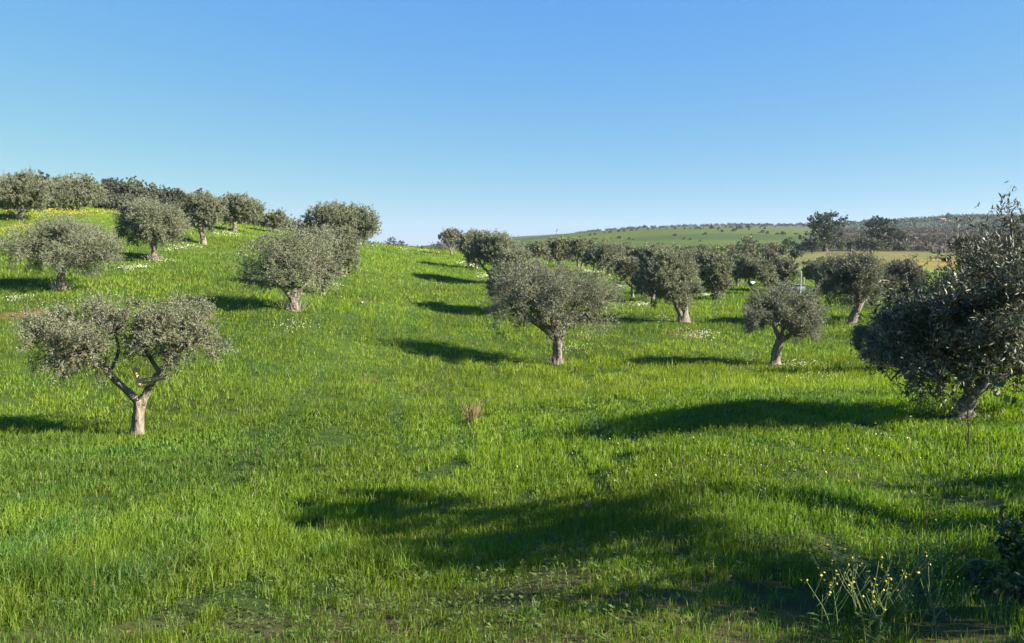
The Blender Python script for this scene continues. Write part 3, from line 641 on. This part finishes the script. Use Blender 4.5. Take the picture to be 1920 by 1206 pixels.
# ------------------------------------------------------------------ grass
def gpatch(x, y):
    """height factor, hue shift (-1 blue green .. 1 yellow), bareness"""
    n1 = fbm(x / 5.5, y / 5.5, 40); n2 = fbm(x / 1.6, y / 1.6, 44); n3 = fbm(x / 15, y / 15, 48)
    r_ = np.hypot(x, y)
    h = .55 + 1.0 * n2 ** 1.3; hue = (n1 - .5) * 2.1 + (n3 - .5) * 1.8 + .1; bare = sstep(.60, .78, fbm(x / .55, y / .55, 52)) * sstep(7.5, 4.2, r_) * .9
    bare = np.maximum(bare, sstep(3.9, 3.2, r_) * .35 * sstep(.3, .55, n2 + .1))
    hue -= sstep(9, 4.5, r_) * .1
    h *= 1 - .32 * sstep(5.2, 3.9, r_) * sstep(.2, .42, n1); bare = np.maximum(bare, sstep(5.4, 4.2, r_) * .6 * sstep(.53, .66, fbm(x / .42, y / .42, 84)))
    hole = sstep(.70, .76, fbm(x / .34 + y * .12, y / .8, 76, 2)) * sstep(26, 16, r_); bare = np.maximum(bare, hole * .85); h *= 1 - .5 * hole; hue -= hole * .9  # hoof holes: thin short grass, its darker hue painted in for the pits' shade
    q = .99 * x + .14 * y; row = np.sin(2 * np.pi * q / 1.05 + 3 * fbm(x / 3, y / 6, 70)); msk = sstep(.34, .55, fbm(x / 7, y / 7, 73)) * sstep(60, 30, r_)
    h *= 1 + .26 * row * msk; hue += .42 * row * msk
    for a, b in TRACK:                                                # old wheel marks: shorter, darker sward
        ab_ = b - a; t = np.clip(((x - a[0]) * ab_[0] + (y - a[1]) * ab_[1]) / (ab_ @ ab_), 0, 1)
        dd = np.hypot(x - a[0] - t * ab_[0], y - a[1] - t * ab_[1]); k = np.exp(-(dd / .14) ** 2) * (.4 + .9 * n2)
        h *= 1 - .5 * np.clip(k, 0, 1); hue -= .8 * k
    for px, py, w, ah, ab in PATCH:
        q = np.hypot((x - px), (y - py)) / w
        t = np.exp(-q * q * 1.5); h = h * (1 + ah * t); hue = hue + ab * t
    for fx, fy in FEET:
        q = np.hypot(x - fx, y - fy) + .25 * (n2 - .5); k = sstep(.55, .15, q); h *= 1 - .45 * k; bare = np.maximum(bare, .55 * k); hue -= .3 * k
    return h, hue, bare
PATCH = []; TRACK = []
for ln_ in (((1290,815),(1450,838),(1600,868),(1760,905),(1915,925)), ((1380,872),(1500,890),(1650,915),(1800,950)), ((1395,690),(1470,730),(1560,770)), ((720,690),(745,780),(760,860)), ((820,690),(850,760),(880,850)), ((1105,700),(1110,760),(1130,830)), ((640,650),(560,760),(430,900))):
    w_ = [hit(*p)[:2] for p in ln_]; TRACK += list(zip(w_[:-1], w_[1:]))
for px, py, w, ah, ab in ((740,1070,75,1.3,-.7),(630,1050,70,1.1,-.6),(850,1090,50,.8,-.4),(80,1100,90,1.1,-.9),(250,1090,80,.7,-.5),(430,1120,70,.5,-.3),(1000,1150,60,.3,0),(500,690,70,.1,-1.3),(600,670,40,.1,-.8),(640,770,70,.1,-.8),(1140,700,60,.2,-1.2),(1560,940,80,.4,-.8),
                          (60,720,70,.1,-.8),(210,850,60,.5,-.6),(1720,1150,90,.9,.25),(1890,1180,60,1.3,-.2),(1830,1160,40,.8,-.2),(820,545,30,0,-.8),(770,590,40,0,-.5),(30,460,20,0,-1),(220,415,16,0,-.9),(1350,710,60,.1,.7),(1150,760,80,0,.5),(700,860,80,0,.5),
                          (1600,1150,60,.5,-.4),(1530,1130,40,.4,-.2),(1000,930,60,-.3,0),(1100,1130,90,-.35,.3),(1450,900,80,-.2,.3),(1300,1100,60,-.3,.3),(380,460,40,0,.4),(1250,640,25,-.5,.2)):
    p = hit(px, py); PATCH.append((p[0], p[1], w / F * p[1], ah, ab))
def blades(n, r0, r1, azm, hgt, wid, seed, seg2=True, pw=1.0):
    r = np.random.default_rng(seed)
    R = np.exp(np.log(r0) + (np.log(r1) - np.log(r0)) * r.random(n) ** pw); a = (r.random(n) * 2 - 1) * azm
    x, y = R * np.sin(a), R * np.cos(a)
    h, hue, bare = gpatch(x, y)
    k = r.random(n) > bare
    m_ = n // 14; c = r.integers(0, m_, n); q = r.random(n) < .62; sg = np.maximum(.032, .0028 * R[c])     # most blades stand in loose random tufts
    x = np.where(q, x[c] + r.normal(size=n) * sg, x); y = np.where(q, y[c] + r.normal(size=n) * sg, y)
    k = np.where(q, k[c], k); h = np.where(q, h[c], h) * np.where(q, (.7 + .7 * r.random(n))[c], 1); hue = np.where(q, hue[c] + (r.random(n)[c] - .5) * .5, hue); R = np.hypot(x, y)
    x, y, R, h, hue = x[k], y[k], R[k], h[k], hue[k]; n = len(x)
    z = H(x, y) - .01
    hh = hgt * h * (.5 + .9 * r.random(n)); w = np.maximum(wid, .00085 * R) * (.7 + .6 * r.random(n))
    th = r.random(n) * 6.283; ln = .15 + .55 * r.random(n) ** 1.5
    lx, ly = np.cos(th) * ln + .10, np.sin(th) * ln
    fa = r.random(n) * 6.283; sx, sy = np.cos(fa) * w / 2, np.sin(fa) * w / 2
    P = np.c_[x, y, z]; s = np.c_[sx, sy, 0 * sx]
    mid = P + np.c_[lx * hh * .33, ly * hh * .33, hh * .62]; tip = P + np.c_[lx * hh, ly * hh, hh * (1 - .32 * ln)]
    g0 = np.array([.134, .208, .018]); gy_ = np.array([.182, .246, .016]); gb = np.array([.072, .150, .026])
    t = np.clip(hue, -1, 1)[:, None]
    c = np.where(t > 0, g0 + (gy_ - g0) * t, g0 + (gb - g0) * -t) * (.80 + .38 * sstep(.3, .7, fbm(x / 2.4, y / 2.4, 80)))[:, None] * (.62 + .76 * r.random(n))[:, None]
    dry = r.random(n) < .025; c[dry] = np.array([.26, .21, .085]) * (.7 + .5 * r.random(dry.sum()))[:, None]
    if seg2:
        V = np.stack([P - s, P + s, mid + s * .75, mid - s * .75, tip], 1).reshape(-1, 3)
        b = np.arange(n)[:, None] * 5
        return V, b + np.array([0, 1, 2, 3]), b + np.array([3, 2, 4]), c
    V = np.stack([P - s, P + s, tip], 1).reshape(-1, 3)
    return V, None, np.arange(n)[:, None] * 3 + np.array([0, 1, 2]), c
GV, GQ, GT, cq, ct = [], [], [], [], []; off = 0
for args in ((260000, 1.6, 6.2, .82, .078, .0030, 1, True, .62), (220000, 6., 15., .72, .088, .0045, 2, True), (150000, 14.5, 32., .66, .13, .011, 3, False), (120000, 31., 60., .64, .17, .024, 4, False), (60000, 58., 98., .64, .18, .05, 5, False)):
    V, Q, T, c = blades(*args)
    if Q is not None: GQ.append(Q + off); cq.append(c)
    GT.append(T + off); ct.append(c); GV.append(V); off += len(V)
tag(link('grass', mesh_of('grass', np.vstack(GV), [np.vstack(GQ), np.vstack(GT)], M_GRASS, np.vstack(cq + ct))), 'fresh green grass covering the slope under the olives', 'grass', None, 'stuff')

r = np.random.default_rng(61); n = 5200
R = np.exp(np.log(3) + np.log(6) * r.random(n) ** .8); a = (r.random(n) * 2 - 1) * .7; x, y = R * np.sin(a), R * np.cos(a)
k = fbm(x / 1.3, y / 1.3, 88) > .5; x, y, R = x[k], y[k], R[k]; n = len(x); V = []; c = []
for lf in range(6):
    th = lf * 1.05 + r.random(n) * .6; ln = (.010 + .018 * r.random(n)) * (1 + .04 * R); d = np.c_[np.cos(th), np.sin(th), .35 + .5 * r.random(n)]; sd = np.c_[-np.sin(th), np.cos(th), 0 * th] * (ln * .28)[:, None]
    p = np.c_[x, y, H(x, y) + .02 + .05 * r.random(n)]; V.append(np.stack([p, p + d * (ln * .5)[:, None] + sd, p + d * ln[:, None] * [1, 1, .6], p + d * (ln * .5)[:, None] - sd], 1)); c.append(np.array([.10, .14, .03]) * (.6 + .8 * r.random(n))[:, None])
V = np.concatenate(V).reshape(-1, 3)
tag(link('low_weeds', mesh_of('low_weeds', V, [np.arange(len(V)).reshape(-1, 4)], M_GRASS, np.vstack(c))), 'small broad leaved weeds scattered through the near grass', 'weeds', None, 'stuff')

# ------------------------------------------------------------------ flowers as ground cover
def flowers(name, spots, hgt, col, label, seed):
    """spots: px, py, half width px, half height px, count"""
    r = np.random.default_rng(seed); X, Y, SZ = [], [], []
    for px, py, w, hpx, n in spots:
        p = hit(px, py); q = hit(px, py - hpx) ; wd = w / F * p[1]; dp = max(.3, abs(q[1] - p[1]))
        t = r.normal(size=(n, 2)) * .5; t[:, 0] += .35 * np.sin(t[:, 1] * 5)
        X.append(p[0] + t[:, 0] * wd); Y.append(p[1] + t[:, 1] * dp)
    x, y = np.concatenate(X), np.concatenate(Y)
    ok = (y > 2.5); x, y = x[ok], y[ok]; n = len(x)
    s = np.maximum(.007, .00055 * y) * (.6 + .7 * r.random(n)); z = H(x, y) + hgt * (.6 + .5 * r.random(n)) * np.where(y < 14, .8, 1.)
    nv = nrm(np.c_[r.normal(size=(n, 2)) * .45 + [.25, -.45], np.ones(n)]); u = nrm(np.cross(nv, unit(n, r))); v = np.cross(nv, u)
    P = np.c_[x, y, z]; V = []
    for k in range(6):
        a = k * math.pi / 3; V.append(P + (math.cos(a) * u + math.sin(a) * v) * s[:, None] * (1 if k % 2 else .75))
    V = np.stack(V, 1).reshape(-1, 3); b = np.arange(n)[:, None] * 6
    c = np.array(col)[r.integers(0, len(col), n)] * (.8 + .3 * r.random(n))[:, None]
    Q = np.vstack([b + [0, 1, 2, 3], b + [0, 3, 4, 5]])
    tag(link(name, mesh_of(name, V, [Q], M_PETAL, np.vstack([c, c]))), label, 'flowers', None, 'stuff')
W_ = [(.60,.60,.44),(.55,.56,.46)]; Y_ = [(.37,.31,.04),(.42,.36,.05)]
flowers('white_daisies', [(255,505,26,7,190),(300,492,30,5,60),(350,465,26,5,110),(330,470,18,4,60),(420,440,30,4,90),(595,535,32,8,260),(620,520,26,6,200),(640,500,14,5,90),(670,460,22,3,120),(540,612,34,8,40),
  (35,562,24,5,80),(20,568,20,2,40),(985,600,20,8,60),(1310,632,34,10,190),(1500,690,60,16,170),(1240,600,26,6,60),(1205,575,24,6,120),(1112,512,14,2,120),(1160,540,14,4,70),(905,520,14,5,110),(885,500,10,4,80),
  (1330,556,18,3,170),(870,495,12,3,60),(1060,660,20,8,50),(1150,580,30,10,80),(1660,570,40,6,60),(780,470,40,2,60),(1480,560,40,6,40),(1530,715,50,10,60),(700,560,90,60,30),(300,600,140,40,24),(1300,720,200,40,12),(1500,850,240,60,12),
  (1250,860,160,60,7),(1650,820,120,40,14),(1080,660,40,16,60),(1000,900,220,60,12),(560,620,40,20,60),(1400,640,100,30,30),(150,560,60,20,40),(470,480,60,15,80)], .15, W_, 'white daisies scattered in drifts under the olives', 1)
flowers('yellow_wildflowers', [(20,432,30,14,620),(100,402,46,12,620),(140,402,46,12,520),(190,395,36,9,620),(60,398,34,8,420),(200,385,22,4,260),(10,390,20,5,160),(230,430,40,8,80),(60,460,40,8,70),(215,780,16,10,26),(200,790,20,10,24),(440,445,30,4,60),
  (520,470,60,10,80),(700,500,70,20,120),(1350,700,120,30,120),(1500,700,60,16,60),(660,640,90,30,60),(1150,500,20,3,40),(1700,489,60,3,70),(1650,491,40,2,40),(1760,489,30,2,50),(1450,900,200,60,40),(1600,660,60,20,60)], .2, Y_, 'yellow wildflowers in bands among the grass', 2)

# ------------------------------------------------------------------ bottom right corner: flowering stems and bramble
r = np.random.default_rng(31)
MU = 'yellow flowering stems at the lower right'
for k in range(36):
    px = 1590 + 210 * r.random() if k else 1578; py = 1205 + 55 * r.random() - (35 if k % 3 == 0 else 0)
    D = 3.55 - .5 * r.random() + (.35 + .5 * r.random() if k % 3 == 0 else 0); g = ground(px, D)
    ht = .17 + .19 * r.random(); le = r.normal(size=2) * .07 * np.array([1, 1])
    root = thing('mustard_plant', 'thin weed stem with small yellow flowers among the lower right grass', 'weed', g, MU)
    sb = MB(); tops = [np.array([le[0], le[1], ht])]
    sb.tube([(0, 0, -.03), (le[0] * .3, le[1] * .3, ht * .5), tops[0]], [.0021, .0017, .001], 5, 0, 4)
    for b in range(5):
        t = .45 + .5 * r.random(); a = r.random() * 6.28; q = np.array([le[0] * t, le[1] * t, ht * t]); e = q + np.array([math.cos(a) * .06, math.sin(a) * .06, .07 + .06 * r.random()])
        sb.tube([q, (q + e) / 2 + [0, 0, -.01], e], [.0011, .0009, .0007], 4, 0, 2); tops.append(e)
    link('stem', sb.mesh('stem', leafmat('weed_stem', trans=0, fixed=(.13, .18, .05)) if k == 0 else bpy.data.materials['weed_stem']), root)
    V, c = [], []
    for tp in tops:
        for _ in range(r.integers(1, 4)):
            p = tp + r.normal(size=3) * .011; nn = nrm(r.normal(size=(1, 3)) + [[.3, -.5, .8]])[0]; u = nrm(np.cross(nn, r.normal(size=3))[None])[0]; v = np.cross(nn, u)
            for w_ in range(4):
                a = w_ * math.pi / 2; d = math.cos(a) * u + math.sin(a) * v; e = -math.sin(a) * u + math.cos(a) * v
                V += [p, p + d * .0025 + e * .002, p + d * .0052, p + d * .0025 - e * .002]; c.append(np.array([.50, .42, .05]) * (.8 + .4 * r.random()))
    link('flowers', mesh_of('flowers', V, [np.arange(len(V)).reshape(-1, 4)], M_PETAL, c), root)
    V, c = [], []
    for _ in range(7):
        t = .05 + .5 * r.random(); a = r.random() * 6.28; q = np.array([le[0] * t, le[1] * t, ht * t]); d = np.array([math.cos(a), math.sin(a), .4]); s = np.array([-math.sin(a), math.cos(a), 0])
        Lf = .03 + .04 * r.random(); V += [q, q + d * Lf * .5 + s * .006, q + d * Lf - [0, 0, .012], q + d * Lf * .5 - s * .006]; c.append(np.array([.07, .11, .03]) * (.8 + .4 * r.random()))
    link('leaves', mesh_of('leaves', V, [np.arange(len(V)).reshape(-1, 4)], M_GRASS, c), root)
def bramble(label, x, y, R_, hgt, n, seed, L=.055):
    r = np.random.default_rng(seed); g = np.array([x, y, H(x, y)[0]])
    root = thing('bramble_bush', label, 'bush', g, None); lob = [(r.normal() * R_ * .5, r.normal() * R_ * .4, hgt * .45, R_ * .6, R_ * .55, hgt * .5) for _ in range(5)]
    V, Q, tn, C = foliage(lob, n, L, L * .62, r, up=.3, twig=.08 if hgt < .5 else .14, tint=(.055, .085, .026), var=.4, spread=1.)
    link('leaves', mesh_of('leaves', V, [Q], M_TREE, tn), root)
    sb = MB()
    for c in C[r.choice(len(C), 34)]:
        b = np.array([c[0] * .3, c[1] * .3, -.03]); m_ = (b + c) / 2 + [0, 0, .22 * hgt]; e = c + np.array([r.normal() * .14, r.normal() * .14, -.03])
        sb.tube([b, m_, c, e], [.005, .004, .003, .0015], 5, 0, 4)
    link('canes', sb.mesh('canes', bpy.data.materials['weed_stem']), root)
bramble('leafy bramble mound with arching dry canes at the right lower edge', 2.62, 3.85, .5, .16, 4600, 5, .034)
bramble('tall bramble mass outside the lower right corner', 3.65, 2.95, .8, 1.7, 16000, 6, .038)

# clods, stone, dry tuft, stalk
def rock(name, label, cat, p, s, m, seed, grp=None, sq=.65):
    r = np.random.default_rng(seed); u, v = np.meshgrid(np.linspace(0, 2 * np.pi, 14, endpoint=False), np.linspace(.12, np.pi - .12, 8)); d = np.stack([np.cos(u) * np.sin(v), np.sin(u) * np.sin(v), np.cos(v)], -1).reshape(-1, 3)
    k = r.random() * 50; rr = .45 + 1.1 * fbm(d[:, 0] * 2.1 + k, d[:, 1] * 2.1 + d[:, 2] * 1.7 + k, 3); V = d * rr[:, None] * s * np.array([1, .8, sq]); i, j = np.meshgrid(np.arange(7), np.arange(14), indexing='ij')
    Q = np.stack([i * 14 + j, (i + 1) * 14 + j, (i + 1) * 14 + (j + 1) % 14, i * 14 + (j + 1) % 14], -1).reshape(-1, 4)
    Vt = np.vstack([V, [[0, 0, s * sq * .95], [0, 0, -s * sq]]]); jj = np.arange(14); T = np.vstack([np.c_[np.full(14, 112), jj, (jj + 1) % 14], np.c_[np.full(14, 113), 98 + (jj + 1) % 14, 98 + jj]])
    o = link(name, mesh_of(name, Vt, [Q, T], m, None, True), None, p + np.array([0, 0, s * sq * .25])); o.rotation_euler = (r.normal() * .2, r.normal() * .2, r.random() * 6.28)
    return tag(o, label, cat, grp)
r = np.random.default_rng(9)
cl = [(640,1190),(315,1198),(440,1180),(20,1175),(130,1165),(1010,1175),(1060,1195),(1135,1198),(1275,1185),(1240,1165),(1100,1130),(1170,1120),(1320,1110),(1330,1075),(950,1135),(955,1120),(1265,1160),(560,1195),(1300,1150),(240,1185),(1390,1060),(1215,1195),(700,1165),(835,1170),(1440,1010),(1160,1060),(390,1160),(1020,1060)]
for k, (px, py) in enumerate(cl[1::2]):
    rock('soil_clod', 'reddish brown soil clod in the thin grass along the bottom edge', 'clod', hit(px, py), .012 + .02 * r.random() ** 2, M_CLOD, k, 'clods of soil at the bottom', .5)
rock('soil_clod', 'round dark red clod at the far rim of the big near shadow', 'clod', hit(1098, 955), .055, M_CLOD, 99, 'clods of soil at the bottom', .9)
rock('field_stone', 'flat pale stone lying alone in the open strip of grass', 'stone', hit(678, 572) + np.array([0, 0, .09]), .08, M_STONE, 41)
rock('field_stone', 'bright white boulder under the slanting olive on the right', 'stone', hit(1408, 536) + np.array([0, 0, .12]), .36, M_WHITE, 43, sq=.36)
g = hit(888, 792); root = thing('dry_grass_tuft', 'tuft of tall straw brown dead grass standing alone in the green', 'grass tuft', g)
n = 150; a = r.random(n) * 6.28; q = r.random(n) ** .7; p0 = np.c_[np.cos(a) * q * .075, np.sin(a) * q * .075, -.02 + 0 * a]; d = nrm(np.c_[np.cos(a) * q * .45, np.sin(a) * q * .45, np.ones(n)] + r.normal(size=(n, 3)) * .14); tp = p0 + d * (.18 + .24 * r.random(n))[:, None]; sd = nrm(np.cross(d, unit(n, r))) * .0045
link('blades', mesh_of('blades', np.stack([p0 - sd, p0 + sd, tp + sd * .3, tp - sd * .3], 1).reshape(-1, 3), [np.arange(4 * n).reshape(-1, 4)], M_TWIG, np.array([.25, .19, .095]) * (.6 + .7 * r.random(n))[:, None]), root)
g = hit(1812, 858); sb = MB(); sb.tube([(0, 0, -.03), (.01, 0, .18), (-.005, .01, .42)], [.006, .005, .003], 6, 0, 4); sb.tube([(.008, 0, .15), (.05, .01, .24)], [.003, .0015], 4)
tag(link('dry_stalk', sb.mesh('dry_stalk', M_DARKBARK, True), None, g), 'single thin dark dead stalk below the big right olive', 'weed')

# ------------------------------------------------------------------ small built things
g = hit(1489, 550); k = g[1] / F
root = thing('water_trough', 'dark grey box trough between olives at the back of the grove', 'trough', g)
b = MB(); W2, D2, H2 = 32 * k, .8, 15 * k
b.box((0, -D2 / 2, H2 / 2), (W2, .05, H2)); b.box((0, D2 / 2, H2 / 2), (W2, .05, H2)); b.box((-W2 / 2 + .025, 0, H2 / 2), (.05, D2 - .05, H2)); b.box((W2 / 2 - .025, 0, H2 / 2), (.05, D2 - .05, H2)); b.box((0, 0, .08), (W2 - .1, D2 - .05, .06))
link('basin', b.mesh('basin', M_GREY), root)
b = MB()
for sy in (-1, 1): b.box((0, sy * (D2 / 2 + .01), H2 + .03), (W2 + .12, .09, .055))
for sx in (-1, 1): b.box((sx * (W2 / 2 + .015), 0, H2 + .03), (.09, D2 - .07, .055))
link('rim', b.mesh('rim', M_GREY), root)
for px, py, top, lb in ((1500, 552, 508, 'taller pale post standing right beside the dark trough'), (1506, 546, 520, 'shorter pale post just behind the taller one by the trough')):
    g = hit(px, py); h = (py - top) * g[1] / F; b = MB(); b.tube([(0, 0, -.2), (.01, 0, h * .5), (0, .01, h)], [.055, .05, .045], 9, .1, 3, r)
    tag(link('fence_post', b.mesh('fence_post', M_WOODPOST, True), None, g), lb, 'post', 'posts by the trough')
root = None; pp = []
for k in range(13):
    px = 1615 + k * 21; p = ground(px, 112 - .15 * k); pp.append(p)
root = thing('wire_fence', 'thin wire fence with slim posts along the yellow valley field', 'fence', pp[0])
for p in pp:
    b = MB(); b.tube([(*(p - pp[0] - [0, 0, .2]),), (*(p - pp[0] + [.02, 0, .6]),), (*(p - pp[0] + [0, 0, 1.35]),)], [.06, .055, .05], 6, .1, 2, r); link('post', b.mesh('post', M_WIRE, True), root)
for hz in (.5, .9, 1.25):
    b = MB(); b.tube([p - pp[0] + [0, 0, hz] for p in pp], [.012] * 13, 4, 0, 1); link('wire', b.mesh('wire', M_WIRE), root)
g = hit(1763, 416); k = g[1] / F; g = g - [0, 0, 1.0]
root = thing('farmhouse', 'tiny low farmhouse with a red tiled roof on the far ridge', 'house', g)
b = MB(); b.box((0, 0, 1.3), (7.6, 5, 2.6)); link('wall', b.mesh('wall', M_WALL), root)
rf = MB(); a, c_, e = 4.1, 2.9, 2.6
rf.add([(-a, -c_, e), (a, -c_, e), (a, 0, e + 1.7), (-a, 0, e + 1.7), (-a, c_, e), (a, c_, e)], [[0, 1, 2, 3], [3, 2, 5, 4], [0, 4, 5, 1]], [[0, 3, 4], [1, 5, 2]]); link('roof', rf.mesh('roof', M_ROOF), root)
for wx in (-2.3, 0, 2.3):
    b = MB(); b.box((wx, -2.52, 1.4), (.9, .1, 1.1)); link('window', b.mesh('window', M_GREY), root)

# ------------------------------------------------------------------ light, sky, air, camera
sv = Vector((math.sin(SUN_AZ) * math.cos(SUN_EL), math.cos(SUN_AZ) * math.cos(SUN_EL), math.sin(SUN_EL)))
sl = bpy.data.lights.new('sun', 'SUN'); sl.energy = 5.0; sl.angle = math.radians(.53); sl.color = (1, .92, .79)
so = bpy.data.objects.new('sun', sl); COL.objects.link(so); so.rotation_euler = sv.to_track_quat('Z', 'Y').to_euler()
w = bpy.data.worlds.new('World'); S.world = w; w.use_nodes = True
nt = w.node_tree; bg = nt.nodes['Background']; sk = nt.nodes.new('ShaderNodeTexSky'); sk.sky_type = 'NISHITA'; sk.sun_disc = False
sk.sun_elevation = SUN_EL; sk.sun_rotation = SUN_AZ; sk.altitude = 100; sk.air_density = 1.0; sk.dust_density = .0; sk.ozone_density = 3.0
sp = nt.nodes.new('ShaderNodeSeparateColor'); cb = nt.nodes.new('ShaderNodeCombineColor'); nt.links.new(sk.outputs[0], sp.inputs[0])
for k, (a, g_) in enumerate(((.515, .91), (1.265, .59), (5.25, -.06))):      # the clear winter blue of this sky
    p = nt.nodes.new('ShaderNodeMath'); p.operation = 'POWER'; p.inputs[1].default_value = g_; q = nt.nodes.new('ShaderNodeMath'); q.operation = 'MULTIPLY'; q.inputs[1].default_value = a
    nt.links.new(sp.outputs[k], p.inputs[0]); nt.links.new(p.outputs[0], q.inputs[0]); nt.links.new(q.outputs[0], cb.inputs[k])
nt.links.new(cb.outputs[0], bg.inputs[0]); bg.inputs[1].default_value = .05
m, nt, N, Lk = mat('haze'); out = N('ShaderNodeOutputMaterial'); pv = N('ShaderNodeVolumePrincipled'); pv.inputs['Color'].default_value = (.72, .87, 1, 1)
pv.inputs['Density'].default_value = HAZE; pv.inputs['Anisotropy'].default_value = .2; Lk(pv.outputs[0], out.inputs['Volume'])
b = MB(); z0, z1 = float(gz.min()) - 1, max(float(gz.max()), 20.) + 12
b.box((0, 0, (z0 + z1) / 2), (6500, 6500, z1 - z0)); tag(link('haze', b.mesh('haze', m)), 'thin pale air between the grove and the far hills', 'haze', None, 'stuff')
cam = bpy.data.cameras.new('camera'); cam.sensor_width = 36; cam.lens = F / 1920 * 36; cam.clip_end = 20000; cam.clip_start = .05
co = bpy.data.objects.new('camera', cam); COL.objects.link(co); co.location = (0, 0, 0); co.rotation_euler = (math.pi / 2 - PITCH, 0, 0); S.camera = co
S.view_settings.view_transform = 'Standard'; S.view_settings.look = 'None'; S.view_settings.exposure = 1.82; S.view_settings.gamma = 1
S.render.engine = 'CYCLES'; S.cycles.max_bounces = 5; S.cycles.diffuse_bounces = 3; S.cycles.glossy_bounces = 2; S.cycles.transmission_bounces = 3; S.cycles.use_denoising = True
S.cycles.caustics_reflective = False; S.cycles.caustics_refractive = False
